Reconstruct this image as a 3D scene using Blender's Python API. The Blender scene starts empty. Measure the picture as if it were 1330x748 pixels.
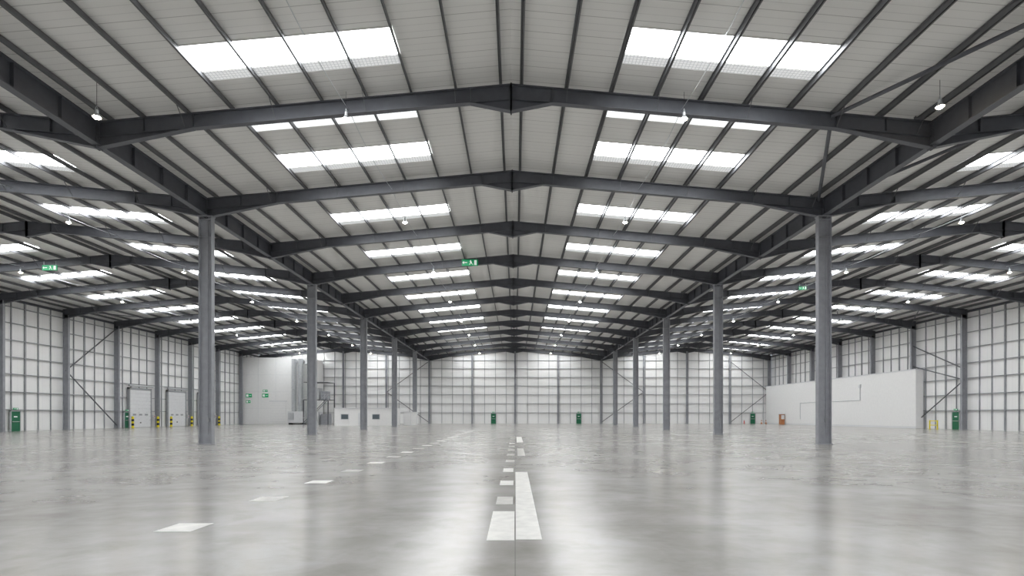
import bpy, math, random
from mathutils import Vector
random.seed(4)
S=bpy.context.scene
# ------------------------------------------------------------------ materials
def newmat(name):
    m=bpy.data.materials.new(name); m.use_nodes=True
    nt=m.node_tree; b=nt.nodes['Principled BSDF']
    return m,nt,b
def paint(name,col,rough=0.5,metal=0.0,var=0.08,scale=3.0,spec=0.5):
    m,nt,b=newmat(name)
    tc=nt.nodes.new('ShaderNodeTexCoord'); n=nt.nodes.new('ShaderNodeTexNoise')
    n.inputs['Scale'].default_value=scale; n.inputs['Detail'].default_value=3
    nt.links.new(tc.outputs['Object'],n.inputs['Vector'])
    r=nt.nodes.new('ShaderNodeValToRGB')
    r.color_ramp.elements[0].position=0.3; r.color_ramp.elements[1].position=0.7
    r.color_ramp.elements[0].color=[c*(1-var) for c in col]+[1]
    r.color_ramp.elements[1].color=[min(1,c*(1+var)) for c in col]+[1]
    nt.links.new(n.outputs['Fac'],r.inputs['Fac']); nt.links.new(r.outputs['Color'],b.inputs['Base Color'])
    b.inputs['Roughness'].default_value=rough; b.inputs['Metallic'].default_value=metal
    b.inputs['Specular IOR Level'].default_value=spec
    return m
def emis(name,col,st,base=(0.8,0.8,0.8)):
    m,nt,b=newmat(name)
    b.inputs['Base Color'].default_value=(*base,1)
    b.inputs['Emission Color'].default_value=(*col,1); b.inputs['Emission Strength'].default_value=st
    b.inputs['Roughness'].default_value=0.4
    return m
def M(nt,op,a,b=None,c=None):
    n=nt.nodes.new('ShaderNodeMath'); n.operation=op
    for i,v in enumerate((a,b,c)):
        if v is None: continue
        if isinstance(v,(int,float)): n.inputs[i].default_value=v
        else: nt.links.new(v,n.inputs[i])
    return n.outputs[0]
def mixc(nt,f,a,b):
    n=nt.nodes.new('ShaderNodeMix'); n.data_type='RGBA'
    nt.links.new(f,n.inputs['Factor'])
    for k,v in (('A',a),('B',b)):
        i=[s for s in n.inputs if s.name==k and s.type=='RGBA'][0]
        if isinstance(v,tuple): i.default_value=(*v,1)
        else: nt.links.new(v,i)
    return [o for o in n.outputs if o.type=='RGBA'][0]
def seams(name,col,dark,specs,rough=0.55,var=0.05,rib=None):
    """sheet cladding with joint lines; specs = [(axis, period, width)]"""
    m,nt,b=newmat(name)
    tc=nt.nodes.new('ShaderNodeTexCoord'); sp=nt.nodes.new('ShaderNodeSeparateXYZ')
    nt.links.new(tc.outputs['Object'],sp.inputs[0])
    n=nt.nodes.new('ShaderNodeTexNoise'); n.inputs['Scale'].default_value=0.35; n.inputs['Detail'].default_value=4
    nt.links.new(tc.outputs['Object'],n.inputs['Vector'])
    base=mixc(nt,n.outputs['Fac'],tuple(c*(1-var) for c in col),tuple(min(1,c*(1+var)) for c in col))
    if rib:
        ax,per,w,rc=rib
        v=M(nt,'LESS_THAN',M(nt,'FRACT',M(nt,'DIVIDE',sp.outputs[ax],per)),w/per)
        base=mixc(nt,v,base,rc)
    tot=None
    for ax,per,w in specs:
        v=M(nt,'DIVIDE',sp.outputs[ax],per); v=M(nt,'FRACT',v); v=M(nt,'LESS_THAN',v,w/per)
        tot=v if tot is None else M(nt,'MAXIMUM',tot,v)
    out=mixc(nt,tot,base,dark)
    nt.links.new(out,b.inputs['Base Color']); b.inputs['Roughness'].default_value=rough
    return m
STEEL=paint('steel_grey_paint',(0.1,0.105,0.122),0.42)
COLM=paint('steel_grey_paint_lit',(0.33,0.34,0.37),0.4)  # same paint as STEEL, lightened: the brighter light on columns is in the colour
GALV=paint('galvanised_purlin',(0.16,0.163,0.172),0.5,0.1)
RAIL=paint('cladding_rail_grey',(0.34,0.35,0.37),0.5)
CEIL=seams('roof_liner_sheet',(0.83,0.825,0.805),(0.52,0.51,0.5),[(1,1.0,0.025)],0.5,0.06,(1,0.3333,0.03,(0.72,0.715,0.7)))
WALL=seams('wall_liner_sheet',(0.935,0.935,0.935),(0.8,0.805,0.815),[(0,1.12,0.025),(1,1.01,0.025)],0.5,0.02)
WHITE=paint('white_paint',(0.9,0.9,0.9),0.5,0,0.02)
LGREY=paint('light_grey_door',(0.76,0.77,0.79),0.5,0,0.03)
MARK=paint('white_floor_paint',(0.80,0.79,0.76),0.35,0,0.12,5)
MARKO=paint('worn_floor_paint',(0.6,0.59,0.56),0.3,0,0.2,4)
GREEN=paint('green_door_paint',(0.01,0.15,0.07),0.4)
SGREEN=emis('sign_green',(0.0,0.35,0.12),0.15,(0.0,0.33,0.12))
SWHITE=emis('sign_white',(1,1,1),0.25,(0.85,0.85,0.85))
YEL=paint('yellow_paint',(0.9,0.75,0.02),0.4)
BLK=paint('black_paint',(0.02,0.02,0.02),0.5)
RED=paint('red_paint',(0.6,0.03,0.02),0.4)
ORG=paint('orange_paint',(0.5,0.2,0.08),0.4)
DUCT=paint('galvanised_duct',(0.6,0.62,0.64),0.35,0.5)
GLASS=paint('window_glass_dark',(0.12,0.15,0.17),0.1)
LAMP=emis('lamp_warm_led',(1.0,0.82,0.55),120)
SKY=emis('rooflight_grp',(0.96,0.985,1.0),11.5)
def mesh_glass(name,base,drop):
    m,nt,b=newmat(name)
    tc=nt.nodes.new('ShaderNodeTexCoord'); sp=nt.nodes.new('ShaderNodeSeparateXYZ'); nt.links.new(tc.outputs['Object'],sp.inputs[0])
    fx=M(nt,'LESS_THAN',M(nt,'FRACT',M(nt,'DIVIDE',sp.outputs[0],0.14)),0.35)
    fy=M(nt,'LESS_THAN',M(nt,'FRACT',M(nt,'DIVIDE',sp.outputs[1],0.14)),0.35)
    g=M(nt,'MAXIMUM',fx,fy)
    nt.links.new(M(nt,'MULTIPLY_ADD',g,-drop,base),b.inputs['Emission Strength'])
    b.inputs['Emission Color'].default_value=(0.96,0.985,1,1); b.inputs['Base Color'].default_value=(0.6,0.6,0.6,1)
    return m
SKYD=mesh_glass('rooflight_safety_mesh',0.5,0.28)
SKYA=mesh_glass('rooflight_diffusing_mesh',1.15,0.5)
# floor
FLOOR,nt,b=newmat('polished_concrete')
tc=nt.nodes.new('ShaderNodeTexCoord'); sp=nt.nodes.new('ShaderNodeSeparateXYZ'); nt.links.new(tc.outputs['Object'],sp.inputs[0])
def noise(sc,det,rg=0.6,dist=0.0,stretch=None):
    n=nt.nodes.new('ShaderNodeTexNoise'); n.inputs['Scale'].default_value=sc; n.inputs['Detail'].default_value=det
    n.inputs['Roughness'].default_value=rg; n.inputs['Distortion'].default_value=dist
    if stretch:
        mp=nt.nodes.new('ShaderNodeMapping'); mp.inputs['Scale'].default_value=stretch
        nt.links.new(tc.outputs['Object'],mp.inputs[0]); nt.links.new(mp.outputs[0],n.inputs['Vector'])
    else: nt.links.new(tc.outputs['Object'],n.inputs['Vector'])
    return n.outputs['Fac']
def ramp(f,p0,p1,c0=(0,0,0),c1=(1,1,1)):
    r=nt.nodes.new('ShaderNodeValToRGB'); r.color_ramp.elements[0].position=p0; r.color_ramp.elements[1].position=p1
    r.color_ramp.elements[0].color=(*c0,1); r.color_ramp.elements[1].color=(*c1,1)
    nt.links.new(f,r.inputs['Fac']); return r.outputs['Color']
n1=noise(0.4,6,0.6,0.3); n2=noise(1.7,6,0.6,0.2); n3=noise(0.6,5,0.6,0.2,(0.6,1.2,1)); n4=noise(1.2,6,0.6,0.4); n6=noise(0.12,2,0.5)
c=ramp(n1,0.3,0.7,(0.25,0.232,0.21),(0.44,0.432,0.415))
c=mixc(nt,M(nt,'MULTIPLY',ramp(n2,0.35,0.7),0.35),c,(0.45,0.445,0.435))
c=mixc(nt,M(nt,'MULTIPLY',ramp(n3,0.48,0.72),0.5),c,(0.2,0.184,0.162))
c=mixc(nt,M(nt,'MULTIPLY',ramp(n4,0.5,0.72),0.4),c,(0.19,0.173,0.148))
jx=M(nt,'LESS_THAN',M(nt,'FRACT',M(nt,'DIVIDE',M(nt,'ADD',sp.outputs[0],0.005),8.95)),0.0014)
jy=M(nt,'LESS_THAN',M(nt,'FRACT',M(nt,'DIVIDE',sp.outputs[1],8.05)),0.0012)
c=mixc(nt,M(nt,'MULTIPLY',M(nt,'MAXIMUM',jx,jy),0.5),c,(0.14,0.135,0.13))
nt.links.new(c,b.inputs['Base Color'])
rr=nt.nodes.new('ShaderNodeMapRange'); nt.links.new(n6,rr.inputs[0]); rr.inputs[1].default_value=0.3; rr.inputs[2].default_value=0.7
rr.inputs[3].default_value=0.19; rr.inputs[4].default_value=0.235
nt.links.new(rr.outputs[0],b.inputs['Roughness'])
b.inputs['Specular IOR Level'].default_value=0.8
# ------------------------------------------------------------------ mesh builder
class MB:
    def __init__(s): s.v=[]; s.f=[]; s.m=[]; s.mats=[]
    def mi(s,mat):
        if mat not in s.mats: s.mats.append(mat)
        return s.mats.index(mat)
    def add(s,vs,fs,mat):
        o=len(s.v); s.v+= [tuple(v) for v in vs]; k=s.mi(mat)
        for f in fs: s.f.append([i+o for i in f]); s.m.append(k)
    def box(s,a,b,mat):
        x0,y0,z0=[min(a[i],b[i]) for i in range(3)]; x1,y1,z1=[max(a[i],b[i]) for i in range(3)]
        s.add([(x0,y0,z0),(x1,y0,z0),(x1,y1,z0),(x0,y1,z0),(x0,y0,z1),(x1,y0,z1),(x1,y1,z1),(x0,y1,z1)],
              [(3,2,1,0),(4,5,6,7),(0,1,5,4),(1,2,6,5),(2,3,7,6),(3,0,4,7)],mat)
    def prism(s,pts,y0,y1,mat):      # polygon in xz extruded in y
        n=len(pts)
        vs=[(p[0],y0,p[1]) for p in pts]+[(p[0],y1,p[1]) for p in pts]
        s.add(vs,[tuple(range(n)),tuple(range(2*n-1,n-1,-1))]+[(i,i+n,(i+1)%n+n,(i+1)%n) for i in range(n)],mat)
    def line(s,p0,p1,t,y0,y1,mat):   # flange plate following xz line, thickness downward
        s.prism([p0,p1,(p1[0],p1[1]-t),(p0[0],p0[1]-t)],y0,y1,mat)
    def bar(s,p,q,w,h,mat,up=(0,0,1)):
        p=Vector(p);q=Vector(q); d=(q-p).normalized(); up=Vector(up)
        if abs(d.dot(up))>0.99: up=Vector((1,0,0))
        a=d.cross(up).normalized()*w/2; c=a.cross(d).normalized()*h/2
        vs=[p-a-c,p+a-c,p+a+c,p-a+c,q-a-c,q+a-c,q+a+c,q-a+c]
        s.add(vs,[(3,2,1,0),(4,5,6,7),(0,1,5,4),(1,2,6,5),(2,3,7,6),(3,0,4,7)],mat)
    def tube(s,p,q,r,mat,n=10,r2=None):
        p=Vector(p);q=Vector(q); d=(q-p).normalized(); up=Vector((0,0,1))
        if abs(d.dot(up))>0.99: up=Vector((1,0,0))
        a=d.cross(up).normalized(); c=a.cross(d).normalized(); r2=r if r2 is None else r2
        vs=[p+(a*math.cos(2*math.pi*i/n)+c*math.sin(2*math.pi*i/n))*r for i in range(n)]
        vs+=[q+(a*math.cos(2*math.pi*i/n)+c*math.sin(2*math.pi*i/n))*r2 for i in range(n)]
        s.add(vs,[tuple(range(n-1,-1,-1)),tuple(range(n,2*n))]+[(i,(i+1)%n,(i+1)%n+n,i+n) for i in range(n)],mat)
    def obj(s,name,parent=None,loc=(0,0,0)):
        me=bpy.data.meshes.new(name); me.from_pydata(s.v,[],s.f); 
        for m in s.mats: me.materials.append(m)
        me.polygons.foreach_set('material_index',s.m); me.update()
        o=bpy.data.objects.new(name,me); o.location=loc; S.collection.objects.link(o)
        if parent: o.parent=parent
        return o
# ------------------------------------------------------------------ geometry constants
P=8.05; Y0=31.0; YB=Y0+10*P+0.3; YF=Y0-7*P-0.3
XR=-0.17; XV=17.9; XA=35.65; XW=53.4
ZR=15.85; ZV=14.24
nodes=[(-XW,ZV),(-XA,ZR),(-XV,ZV),(XR,ZR),(XV,ZV),(XA,ZR),(XW,ZV)]
def zt(x):
    for (a,za),(b_,zb) in zip(nodes,nodes[1:]):
        if a<=x<=b_+1e-6: return za+(zb-za)*(x-a)/(b_-a)
    return ZV
ROOF=0.27
# ---- floor / ceiling / walls
m=MB(); m.box((-XW-0.4,YF-0.1,-0.3),(XW+0.4,YB+0.1,0),FLOOR); m.obj('floor')
m=MB()
for (a,za),(b_,zb) in zip(nodes,nodes[1:]):
    a2=a-0.4 if a==-XW else a; b2=b_+0.4 if b_==XW else b_
    m.prism([(a2,za+ROOF),(b2,zb+ROOF),(b2,zb+ROOF+0.15),(a2,za+ROOF+0.15)],YF-0.1,YB+0.1,CEIL)
m.obj('ceiling')
m=MB(); m.box((-XW-0.4,YF,0),(-XW-0.2,YB,14.5),WALL); m.obj('wall_left')
m=MB(); m.box((XW+0.2,YF,0),(XW+0.4,YB,14.5),WALL); m.obj('wall_right')
def gable(y0,y1,name):
    m=MB(); pts=[(-XW-0.2,0),(XW+0.2,0)]+[(x,z+ROOF) for x,z in reversed(nodes)]
    m.prism(pts,y0,y1,WALL); m.obj(name)
gable(YB,YB+0.2,'wall_back'); gable(YF-0.2,YF,'wall_front')
# ---- rafters frames
def half(m,xr,xv,y):
    s=1 if xv>xr else -1
    L=abs(xv-xr); X=lambda d: xr+s*d
    T=lambda d: ZR+(ZV-ZR)*d/L
    D=0.62
    w=0.13
    e=0.05
    top=[(X(0),T(0)),(X(L-e),T(L-e))]
    bot=[(X(L-e),13.17),(X(L-4.1),T(L-4.1)-D),(X(1.75),T(1.75)-D),(X(0),ZR-1.12)]
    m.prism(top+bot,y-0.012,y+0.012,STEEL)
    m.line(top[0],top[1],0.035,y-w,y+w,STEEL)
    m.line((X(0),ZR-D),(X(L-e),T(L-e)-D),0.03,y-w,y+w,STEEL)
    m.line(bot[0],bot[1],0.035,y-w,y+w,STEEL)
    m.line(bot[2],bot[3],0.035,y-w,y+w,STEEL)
    for d in (1.75,L-4.1,L-2.0):
        m.box((X(d)-0.012,y-w+0.01,T(d)-D),(X(d)+0.012,y+w-0.01,T(d)-0.03),STEEL)
    m.box((X(0)-0.03,y-w-0.02,ZR-1.2),(X(0)+0.03,y+w+0.02,ZR+0.02),STEEL)
    m.box((X(L-e)-0.03*1,y-w-0.02,13.1),(X(L-e)+0.03,y+w+0.02,ZV),STEEL)
    k=0
    for d in PURL:
        if d>L-0.5: continue
        x=X(d)
        m.box((x-0.01,y-0.06,T(d)),(x+0.01,y+0.06,T(d)+0.2),GALV)
        if k%2==1:
            for sy in (-1,1):
                m.bar((x,y+sy*0.12,T(d)-D+0.03),(x,y+sy*0.75,T(d)+0.06),0.05,0.012,GALV,(1,0,0))
        k+=1
PURL=[0.45,2.38,4.3,6.22,8.15,10.08,12.0,13.92,15.85,17.35]
for k in range(-7,11):
    y=Y0+k*P
    m=MB()
    for xr,xv in ((-XA,-XW),(-XA,-XV),(XR,-XV),(XR,XV),(XA,XV),(XA,XW)): half(m,xr,xv,y)
    m.obj('roof_rafter_frame')
# ---- purlins (one mass)
m=MB()
for xr,xv in ((-XA,-XW),(-XA,-XV),(XR,-XV),(XR,XV),(XA,XV),(XA,XW)):
    s=1 if xv>xr else -1
    for d in PURL:
        x=xr+s*d
        if abs(d-17.35)<0.1: x=xv-s*0.5
        z=zt(x)
        m.box((x-0.012,YF+0.05,z+0.01),(x+0.012,YB-0.05,z+0.25),GALV)
        m.box((x-0.012,YF+0.05,z+0.01),(x+0.07,YB-0.05,z+0.03),GALV)
        m.box((x-0.07,YF+0.05,z+0.235),(x+0.012,YB-0.05,z+0.25),GALV)
m.obj('roof_purlins')
# ---- valley beams
for sx in (-1,1):
    m=MB(); x=sx*XV
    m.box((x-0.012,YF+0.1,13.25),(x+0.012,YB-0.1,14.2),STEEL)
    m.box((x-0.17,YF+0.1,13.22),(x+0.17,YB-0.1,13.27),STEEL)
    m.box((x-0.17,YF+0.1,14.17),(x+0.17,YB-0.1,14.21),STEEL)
    for k in range(-7,11):
        for q in (0,0.25,0.5,0.75):
            if k==10 and q>0: continue
            y=Y0+(k+q)*P; m.box((x-0.15,y-0.01,13.26),(x+0.15,y+0.01,14.18),STEEL)
    m.obj('valley_beam')
# ---- rooflights
n=0
for xr,sgn in ((-XA,-1),(-XA,1),(XR,-1),(XR,1),(XA,-1),(XA,1)):
    m=MB()
    for k in range(-7,10):
        yb=Y0+k*P
        for (a,b_,mt) in ((1.25,2.2,SKYA),(4.4,5.85,SKY),(5.85,6.45,SKYD)):
            x0=xr+sgn*4.3; x1=xr+sgn*12.0
            z0=zt(x0)+ROOF-0.012; z1=zt(x1)+ROOF-0.012
            vs=[(x0,yb+a,z0),(x1,yb+a,z1),(x1,yb+b_,z1),(x0,yb+b_,z0)]
            if sgn>0: vs=vs[::-1]
            m.add(vs,[(0,1,2,3)] ,mt)
            for yy in (a,b_):
                m.bar((x0,yb+yy,z0),(x1,yb+yy,z1),0.05,0.04,CEIL)
    n+=1; m.obj('window_%d'%n)
# ---- internal columns (I section, web facing the viewer)
def icol(m,x,y,d,w,z1,mat,base=True):
    m.box((x-d/2,y-0.012,0.0),(x+d/2,y+0.012,z1),mat)
    for sx in (-1,1):
        m.box((x+sx*d/2-0.02,y-w/2,0.0),(x+sx*d/2+0.02,y+w/2,z1),mat)
    if base:
        m.box((x-d/2-0.08,y-w/2-0.06,0.0),(x+d/2+0.08,y+w/2+0.06,0.04),mat)
        for a in (-1,1):
            for c_ in (-1,1): m.tube((x+a*(d/2-0.12),y+c_*(w/2-0.02),0.03),(x+a*(d/2-0.12),y+c_*(w/2-0.02),0.14),0.02,mat,6)
for k in range(-6,10,2):
    for sx in (-1,1):
        m=MB(); y=Y0+k*P; x=sx*XV
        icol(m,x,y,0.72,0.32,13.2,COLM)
        for z in (13.0,12.9-0.9,): m.box((x-0.35,y-0.15,z),(x+0.35,y+0.15,z+0.02),COLM)
        m.box((x-0.42,y-0.19,13.15),(x+0.42,y+0.19,13.22),COLM)
        m.tube((x+0.12,y-0.06,0.6),(x+0.12,y-0.06,13.0),0.022,COLM,8)
        m.box((x+0.04,y-0.1,1.3),(x+0.2,y-0.013,1.5),RAIL)
        m.obj('steel_column')
# ---- side wall columns, rails
for sx in (-1,1):
    for k in range(-7,11):
        m=MB(); y=Y0+k*P; icol(m,sx*(XW-0.33),y,0.6,0.26,13.6,COLM); m.obj('wall_column')
RZ=[2.3,4.2,6.1,7.9,9.7,11.5,13.2]
for sx,nm in ((-1,'left'),(1,'right')):
    m=MB(); x=sx*(XW+0.08)
    for z in RZ:
        m.box((x-0.1,YF,z-0.035),(x+0.1,YB-0.22,z+0.035),RAIL)
    for k in range(-7,10):
        for q in (0.2,0.4,0.6,0.8):
            y=Y0+(k+q)*P; w=0.04 if q!=0.4 else 0.09
            m.box((x+0.0,y-w,0.02),(x+sx*0.11,y+w,13.9),RAIL)
    m.box((x-0.1,YF,13.85),(x+0.1,YB-0.22,14.1),STEEL)
    m.obj('cladding_rails_%s'%nm)
m=MB()
for z in RZ: m.box((-XW,YB-0.2,z-0.035),(XW,YB-0.02,z+0.035),RAIL)
i=0; x=-XW+2.24
while x<XW-1:
    w=0.04
    m.box((x-w,YB-0.12,0.02),(x+w,YB-0.01,zt(x)),RAIL); x+=2.24
m.obj('cladding_rails_back')
for i in range(-5,6):
    x=i*8.95
    if -53<x<-40: continue
    m=MB(); icol(m,x,YB-0.45,0.3,0.3,zt(x)-0.75 if abs(abs(x)-17.9)>0.1 else 13.1,COLM); m.obj('gable_post')
# bracing
def brace(pts,r,name,mat=STEEL):
    m=MB()
    for a,b_ in pts: 
        m.tube(a,b_,r,mat,8)
    m.obj(name)
xw=XW-0.28
y0=Y0+4*P; y1=y0+P
brace([((-xw,y0,7.0),(-xw,y1,0.4)),((-xw,y1,13.3),(-xw,y0,7.0))],0.07,'wall_bracing')
brace([((xw,y0,7.2),(xw,y0+P,10.9)),((xw,y0,5.9),(xw,y0+P,0.5)),((xw,y0,5.9),(xw,y0+P,8.2))],0.07,'wall_bracing')
yb=YB-0.35
for x0,x1 in ((-26.8,-18),(18,26.8),(44.9,53)):
    brace([((x0,yb,0.3),(x1,yb,6.6)),((x0,yb,13),(x1,yb,6.6))] if x0>0 else [((x1,yb,0.3),(x0,yb,6.6)),((x1,yb,13),(x0,yb,6.6))],0.06,'wall_bracing')
def zb(x): return zt(x)-0.12
def rb(x0,y0,x1,y1,r=0.09): return ((x0,y0,zb(x0)),(x1,y1,zb(x1)))
Y=lambda k: Y0+k*P
brace([rb(17.6,Y(-2),13.6,Y(-1)),rb(13.6,Y(-1),17.6,Y(0)),rb(17.6,Y(-3),13.6,Y(-2)+0.0)],0.085,'roof_bracing')
brace([rb(18.2,Y(-2),22.0,Y(-1)),rb(22.0,Y(-1),18.2,Y(0))],0.085,'roof_bracing')
brace([rb(38+5*j,Y(4),38+5*j+5,Y(5)) for j in range(0,3)]+[rb(-38-5*j,Y(5),-38-5*j-5,Y(4)) for j in range(0,3)],0.06,'roof_bracing')
# ---- lamps on catenary wires
def lamp(x,y,z):
    e=MB(); top=zt(x)+0.05
    e.tube((x,y,z+0.28),(x,y,top+0.1),0.008,BLK,6)
    e.tube((x,y,z+0.14),(x,y,z+0.28),0.07,DUCT,14)
    e.tube((x,y,z),(x,y,z+0.14),0.16,DUCT,18,0.07)
    e.tube((x,y,z-0.05),(x,y,z),0.08,LAMP,14,0.14)
    for a in range(3):
        e.bar((x+0.06*math.cos(a*2.1),y+0.06*math.sin(a*2.1),z+0.26),(x,y,z+0.45),0.012,0.012,DUCT)
    e.obj('high_bay_lamp')
def lz(xx): return min(14.2,zt(xx)-0.45)
for xx in (-43.3,-29.0,-7.15,7.15,29.0,43.3):
    y=22.6
    while y<108:
        lamp(xx,y,lz(xx)); y+=12.1
lamp(-16.05,20.5,13.1); lamp(16.3,20.5,13.5)
wi=MB()
for xx in (-43.3,-29.0,-7.15,7.15,29.0,43.3):
    zz=lz(xx)+0.4
    y=YF+0.3
    while y<YB-9:
        nseg=6
        for j in range(nseg):
            a=j/nseg; b_=(j+1)/nseg
            sag=lambda t: -0.25*4*t*(1-t)
            wi.tube((xx,y+P*a,zz+0.2+sag(a)),(xx,y+P*b_,zz+0.2+sag(b_)),0.016,DUCT,5)
        wi.tube((xx,y,zz+0.2),(xx,y,zt(xx)+0.1),0.009,DUCT,5)
        y+=P
wi.obj('lighting_catenary_cables')
# ---- exit signs
def exit_sign(x,y,z,w=1.45,h=0.62,arrow=-1,axis=0,nm='exit_sign'):
    m=MB(); m.box((-w/2,-0.03,-h/2),(w/2,0.03,h/2),SGREEN)
    f=-0.034
    def bar(a,b_,t):
        dx,dz=b_[0]-a[0],b_[1]-a[1]; l=math.hypot(dx,dz); nx,nz=-dz/l*t/2,dx/l*t/2
        m.prism([(a[0]+nx,a[1]+nz),(b_[0]+nx,b_[1]+nz),(b_[0]-nx,b_[1]-nz),(a[0]-nx,a[1]-nz)],f-0.004,f,SWHITE)
    u=h
    cx=0.05*w
    n=12; m.prism([(cx+0.09*u*math.cos(i*2*math.pi/n)-0.02*u,0.30*u+0.08*u*math.sin(i*2*math.pi/n)) for i in range(n)],f-0.004,f,SWHITE)
    bar((cx,0.2*u),(cx+0.06*u,-0.05*u),0.13*u)
    bar((cx+0.06*u,-0.05*u),(cx-0.14*u,-0.16*u),0.08*u); bar((cx-0.14*u,-0.16*u),(cx-0.16*u,-0.36*u),0.07*u)
    bar((cx+0.06*u,-0.05*u),(cx+0.2*u,-0.2*u),0.08*u); bar((cx+0.2*u,-0.2*u),(cx+0.36*u,-0.3*u),0.07*u)
    bar((cx,0.17*u),(cx-0.2*u,0.1*u),0.06*u); bar((cx,0.17*u),(cx+0.2*u,0.04*u),0.06*u)
    m.box((0.27*w,f-0.004,-0.38*u),(0.42*w,f,0.38*u),SWHITE)
    ax=-0.3*w
    bar((ax-0.13*w,0),(ax+0.13*w,0),0.09*u)
    tip=ax+arrow*0.15*w
    bar((tip,0),(tip-arrow*0.2*u,0.18*u),0.08*u); bar((tip,0),(tip-arrow*0.2*u,-0.18*u),0.08*u)
    for sx in (-1,1): m.tube((sx*w*0.4,0,h/2-0.01),(sx*w*0.4,0,h/2+0.35),0.012,DUCT,6)
    o=m.obj(nm,None,(x,y,z)); o.rotation_euler=(0,0,axis); return o
exit_sign(-3.95,Y(2)-0.35,15.05,1.4,0.56); exit_sign(-40.7,Y(2)-0.35,14.6,1.3,0.45); exit_sign(29.5,Y(3)-0.35,14.75,0.8,0.35)
# ---- green fire doors on back wall and side walls
def firedoor(x,y,rot,name):
    m=MB()
    m.box((-0.58,-0.06,0),(-0.5,0.1,2.2),DUCT); m.box((0.5,-0.06,0),(0.58,0.1,2.2),DUCT); m.box((-0.58,-0.06,2.12),(0.58,0.1,2.2),DUCT)
    m.box((-0.5,-0.02,0.01),(0.5,0.06,2.12),GREEN)
    m.box((-0.42,-0.09,1.0),(0.42,-0.04,1.05),DUCT); m.box((-0.44,-0.06,0.95),(-0.38,-0.02,1.1),BLK); m.box((0.38,-0.06,0.95),(0.44,-0.02,1.1),BLK)
    m.box((-0.2,-0.03,1.5),(0.2,-0.021,1.6),SWHITE)
    m.box((-0.26,-0.06,2.3),(0.26,0.0,2.5),SGREEN); m.box((0.08,-0.065,2.33),(0.18,-0.06,2.47),SWHITE); m.box((-0.2,-0.065,2.38),(0.0,-0.06,2.42),SWHITE)
    o=m.obj(name,None,(x,y,0)); o.rotation_euler=(0,0,rot)
i=0
for x in (-4.5,13.3,49.6): i+=1; firedoor(x,YB-0.27,0,'door_%d'%i)
for y in (57.0,73.4): i+=1; firedoor(-XW+0.1,y,math.pi/2,'door_%d'%i)
i+=1; firedoor(XW-0.1,64.6,-math.pi/2,'door_%d'%i)
# ---- level access sectional doors on left wall with bollards
for yc in (75.9,84.1,92.1,):
    i+=1; m=MB(); x=-XW+0.0
    for j in range(10):
        m.box((x-0.02,yc-2.1,0.02+j*0.53),(x+0.2,yc+2.1,0.02+j*0.53+0.515),LGREY)
    m.box((x-0.05,yc-2.3,0),(x+0.26,yc-2.1,5.6),RAIL); m.box((x-0.05,yc+2.1,0),(x+0.26,yc+2.3,5.6),RAIL)
    m.box((x-0.05,yc-2.3,5.33),(x+0.26,yc+2.3,5.6),RAIL)
    for j in (-1,0,1): m.box((x+0.2,yc+j*1.2-0.3,1.7),(x+0.215,yc+j*1.2+0.3,1.93),RAIL)
    m.tube((x+0.3,yc-2.4,5.85),(x+0.3,yc+2.4,5.85),0.14,DUCT,12)
    m.box((x+0.2,yc-0.1,0.6),(x+0.24,yc+0.1,0.75),BLK)
    m.box((x-0.02,yc+2.7,1.3),(x+0.25,yc+3.0,1.8),LGREY); m.box((x+0.25,yc+2.78,1.5),(x+0.27,yc+2.92,1.6),RED)
    m.obj('door_%d'%i)
    for s_ in (-1,1):
        b_=MB(); by=yc+s_*2.6; bx=x+0.95
        for j in range(5): b_.tube((bx,by,j*0.3),(bx,by,(j+1)*0.3),0.16,BLK if j%2 else YEL,16)
        b_.tube((bx,by,1.5),(bx,by,1.58),0.16,YEL,16,0.05); b_.box((bx-0.2,by-0.2,0),(bx+0.2,by+0.2,0.02),YEL)
        b_.obj('safety_bollard')
def extinguisher(x,y):
    m=MB(); m.tube((x,y,0.05),(x,y,0.6),0.09,RED,14); m.tube((x,y,0.6),(x,y,0.68),0.09,RED,14,0.03)
    m.tube((x,y,0.68),(x,y,0.76),0.025,BLK,8); m.bar((x-0.02,y,0.76),(x+0.1,y,0.8),0.03,0.02,BLK)
    m.tube((x+0.07,y,0.72),(x+0.11,y,0.3),0.012,BLK,6); m.box((x-0.13,y-0.13,0),(x+0.13,y+0.13,0.05),RED)
    m.obj('fire_extinguisher')
extinguisher(47.6,YB-0.8)
# ---- right boarded enclosure
m=MB(); bx=52.35
m.box((bx,69.8,0),(bx+0.3,YB-0.25,7.7),WHITE)
m.box((bx+0.3,69.8,0),(XW-0.05,70.0,7.7),WHITE)
m.box((bx-0.05,69.75,7.66),(bx+0.35,YB-0.25,7.8),LGREY)
m.box((bx-0.03,69.8,0.0),(bx,YB-0.3,0.25),LGREY)
m.tube((bx-0.06,81.0,6.0),(bx-0.06,81.0,4.0),0.05,DUCT,8); m.tube((bx-0.06,81.0,4.0),(bx-0.06,98.0,4.0),0.05,DUCT,8)
m.tube((bx-0.06,98.0,4.0),(bx-0.06,98.0,1.0),0.04,DUCT,8); m.box((bx-0.2,80.8,5.9),(bx,81.2,6.4),LGREY)
m.obj('boarded_enclosure')
def barrier(x,y,mat,nm,h=1.1):
    m=MB(); 
    for s_ in (-0.6,0.6): m.tube((x,y+s_,0),(x,y+s_,h),0.07,mat,10); m.box((x-0.15,y+s_-0.15,0),(x+0.15,y+s_+0.15,0.02),mat)
    for z in (0.45*h,0.93*h): m.tube((x,y-0.6,z),(x,y+0.6,z),0.05,mat,8)
    m.obj(nm)
barrier(52.0,66.4,YEL,'guard_rail')
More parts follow.
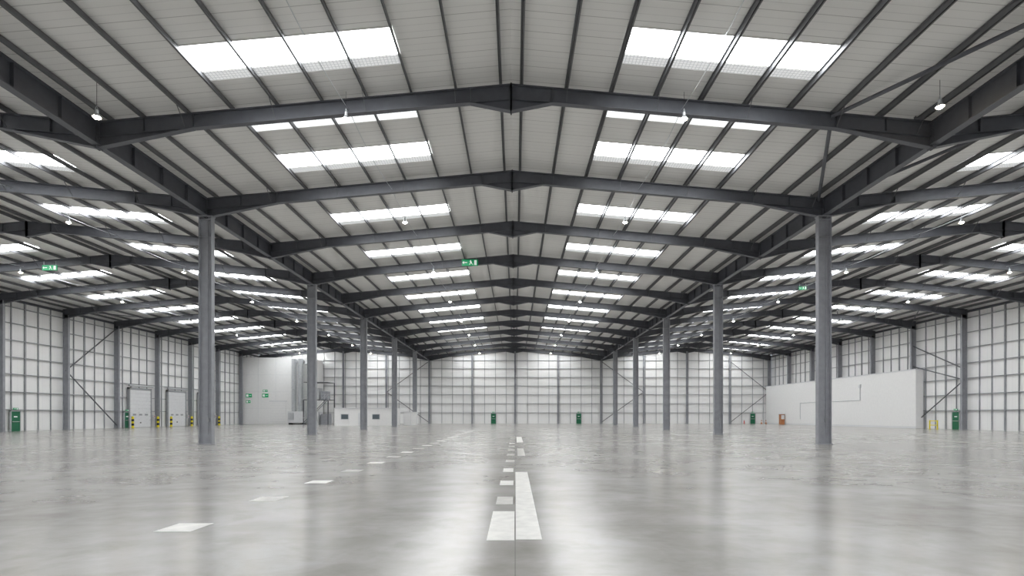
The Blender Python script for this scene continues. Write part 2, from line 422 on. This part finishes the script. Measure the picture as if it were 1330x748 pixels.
m=MB(); m.box((51.5,103.5,0),(52.2,104.3,1.9),ORG); m.box((51.55,103.45,1.0),(52.15,103.5,1.8),LGREY); m.box((51.45,103.45,1.9),(52.25,104.35,1.95),BLK); m.obj('electrical_cabinet')
for k_,dx in enumerate((0,0.9)):
    m=MB(); xx=49.9+dx; yy=YB-3.6
    m.box((xx-0.25,yy-0.25,0),(xx+0.25,yy+0.25,0.04),BLK); m.tube((xx,yy,0.04),(xx,yy,0.85),0.18,ORG,14,0.03)
    m.tube((xx,yy,0.35),(xx,yy,0.5),0.128,SWHITE,14,0.105); m.obj('traffic_cone')
# ---- left rear block with plant
m=MB(); yb0=104.0
m.box((-XW+0.2,yb0,0),(-40.0,YB-0.5,13.0),WHITE)
for z in (3.1,6.3,9.6): m.box((-XW+0.2,yb0-0.03,z),(-40.0,yb0,z+0.04),LGREY)
for x in (-50,-46.6,-43.3): m.box((x,yb0-0.03,0),(x+0.04,yb0,12.9),LGREY)
m.box((-47.6,yb0-0.06,0),(-44.6,yb0,4.4),WHITE); 
for j in range(8): m.box((-47.6,yb0-0.09,0.5+j*0.52),(-44.6,yb0-0.05,0.53+j*0.52),LGREY)
m.box((-47.8,yb0-0.1,4.4),(-44.4,yb0,4.6),LGREY)
for x,z,w_,h_ in ((-51.8,5.6,1.2,0.7),(-48.6,5.6,1.2,0.7),(-51.9,4.4,0.9,0.5),(-48.6,6.5,0.9,0.4)):
    m.box((x-w_/2,yb0-0.08,z-h_/2),(x+w_/2,yb0-0.035,z+h_/2),SGREEN)
    m.box((x-w_*0.4,yb0-0.085,z-h_*0.3),(x-w_*0.05,yb0-0.08,z+h_*0.3),SWHITE); m.box((x+w_*0.08,yb0-0.085,z-0.04),(x+w_*0.4,yb0-0.08,z+0.04),SWHITE)
m.obj('plant_room_block')
m=MB() # ducts
for x in (-42.6,-41.3):
    m.tube((x,102.9,2.5),(x,102.9,12.6),0.42,DUCT,18)
    for z in range(3,13,2): m.tube((x,102.9,z),(x,102.9,z+0.12),0.47,DUCT,18)
    m.tube((x,102.9,12.2),(x,103.97,12.2),0.4,DUCT,16)
m.box((-43.4,102.0,0.3),(-40.5,103.7,2.5),LGREY); m.box((-43.3,101.95,0.9),(-42.2,102.0,2.2),DUCT)
for x in (-43.2,-40.7): m.box((x-0.1,102.1,0),(x+0.1,103.6,0.3),STEEL)
m.obj('extraction_duct')
m=MB() # steel stair + platform
px0,px1=-39.6,-35.0; py0,py1=100.0,103.5; pz=4.6
for x in (px0,px1):
    for y in (py0,py1): m.bar((x,y,0),(x,y,pz+3.4 if y==py1 else pz),0.16,0.16,STEEL)
m.box((px0,py0,pz),(px1,py1,pz+0.12),STEEL)
m.box((px0,py0,pz+3.3),(px1,py1,pz+3.4),STEEL)
for z in (0.55,1.1):
    m.bar((px0,py0,pz+z),(px1,py0,pz+z),0.05,0.05,DUCT); m.bar((px1,py0,pz+z),(px1,py1,pz+z),0.05,0.05,DUCT)
for t in range(8):
    x=px0+(px1-px0)*t/7; m.bar((x,py0,pz),(x,py0,pz+1.1),0.04,0.04,DUCT)
for t in range(20):
    f=t/19; m.box((px1-4.4*(1-f),py0-1.2,pz*f),(px1-4.4*(1-f)+0.28,py0-0.2,pz*f+0.04),DUCT)
for yy in (py0-1.2,py0-0.2):
    m.bar((px1-4.4,yy,0.1),(px1,yy,pz),0.05,0.25,STEEL,(0,1,0)); m.bar((px1-4.4,yy,1.0),(px1,yy,pz+1.0),0.04,0.04,DUCT)
m.box((-38.9,100.8,pz+0.12),(-37.0,102.8,pz+2.3),DUCT); m.box((-36.7,101.2,pz+0.12),(-35.5,102.6,pz+1.7),COLM)
m.tube((-38,101.8,pz+2.3),(-38,101.8,11.5),0.22,DUCT,14); m.tube((-38,101.8,11.5),(-39.9,101.8,11.5),0.22,DUCT,14)
m.box((-39.2,101.0,0),(-37.2,102.9,2.4),LGREY); m.box((-36.8,101.2,0),(-35.4,103,2.0),COLM)
m.obj('plant_access_platform')
# modular office
m=MB(); ox0,ox1,oy0,oy1,oh=-29.8,-20.2,88.0,94.0,2.85
m.box((ox0,oy0,0),(ox1,oy1,oh),WHITE); m.box((ox0-0.15,oy0-0.15,oh),(ox1+0.15,oy1+0.15,oh+0.12),LGREY)
for x in (ox0,ox0+2.4,ox0+4.8,ox0+7.2,ox1-0.06): m.box((x,oy0-0.02,0),(x+0.05,oy0,oh),LGREY)
for x in (ox0+1.75,ox0+6.9):
    m.box((x-0.65,oy0-0.05,1.05),(x+0.65,oy0-0.0,1.95),DUCT); m.box((x-0.55,oy0-0.06,1.13),(x+0.55,oy0-0.04,1.87),GLASS)
m.box((ox0+4.0,oy0-0.05,0.02),(ox0+4.95,oy0,2.1),LGREY)
m.box((ox1,oy0+1,0.02),(ox1+0.05,oy0+2,2.1),LGREY)
m.obj('modular_office')
m=MB(); m.box((-19.6,94,0),(-17.2,94.2,2.3),WHITE); m.box((-19.6,93.9,2.3),(-17.2,94.3,2.36),LGREY)
for x in (-19.6,-18.4,-17.26): m.box((x,93.95,0),(x+0.06,94.0,2.3),LGREY)
m.obj('partition_screen')
# ---- floor markings
m=MB(); z=0.003
def q(x0,x1,y0,y1,mt=MARK):
    m.add([(x0,y0,z),(x1,y0,z),(x1,y1,z),(x0,y1,z)],[(0,1,2,3)],mt)
q(-0.38,-0.01,7.07,9.23); q(0.01,0.36,7.12,15.7)
q(-0.36,-0.04,9.95,10.9,MARKO); q(-0.37,-0.04,12.7,13.6); q(-0.36,-0.05,15.7,16.8)
y=19.0
while y<42: q(-0.34,-0.02,y,y+1.0,MARKO); y+=3.1
q(0.1,0.42,22,27,MARKO); q(0.1,0.5,33,42)
y=7.6; j=0
while y<60: q(-5.15,-4.62,y,y+0.6,MARK if j%2==0 else MARKO); y+=2.72; j+=1
m.obj('floor_markings')
# ------------------------------------------------------------------ world, camera
w=bpy.data.worlds.new('World'); S.world=w; w.use_nodes=True
w.node_tree.nodes['Background'].inputs[0].default_value=(0.85,0.92,1,1); w.node_tree.nodes['Background'].inputs[1].default_value=1
cam=bpy.data.cameras.new('camera'); co=bpy.data.objects.new('camera',cam); S.collection.objects.link(co)
co.location=(0,0,1.65); co.rotation_euler=(math.pi/2,0,0)
cam.sensor_width=36; cam.lens=694/1330*36; cam.shift_x=-4/1330; cam.shift_y=166/1330
cam.clip_start=0.05; cam.clip_end=500
S.camera=co
S.view_settings.view_transform='Standard'; S.view_settings.look='None'; S.view_settings.exposure=0.28
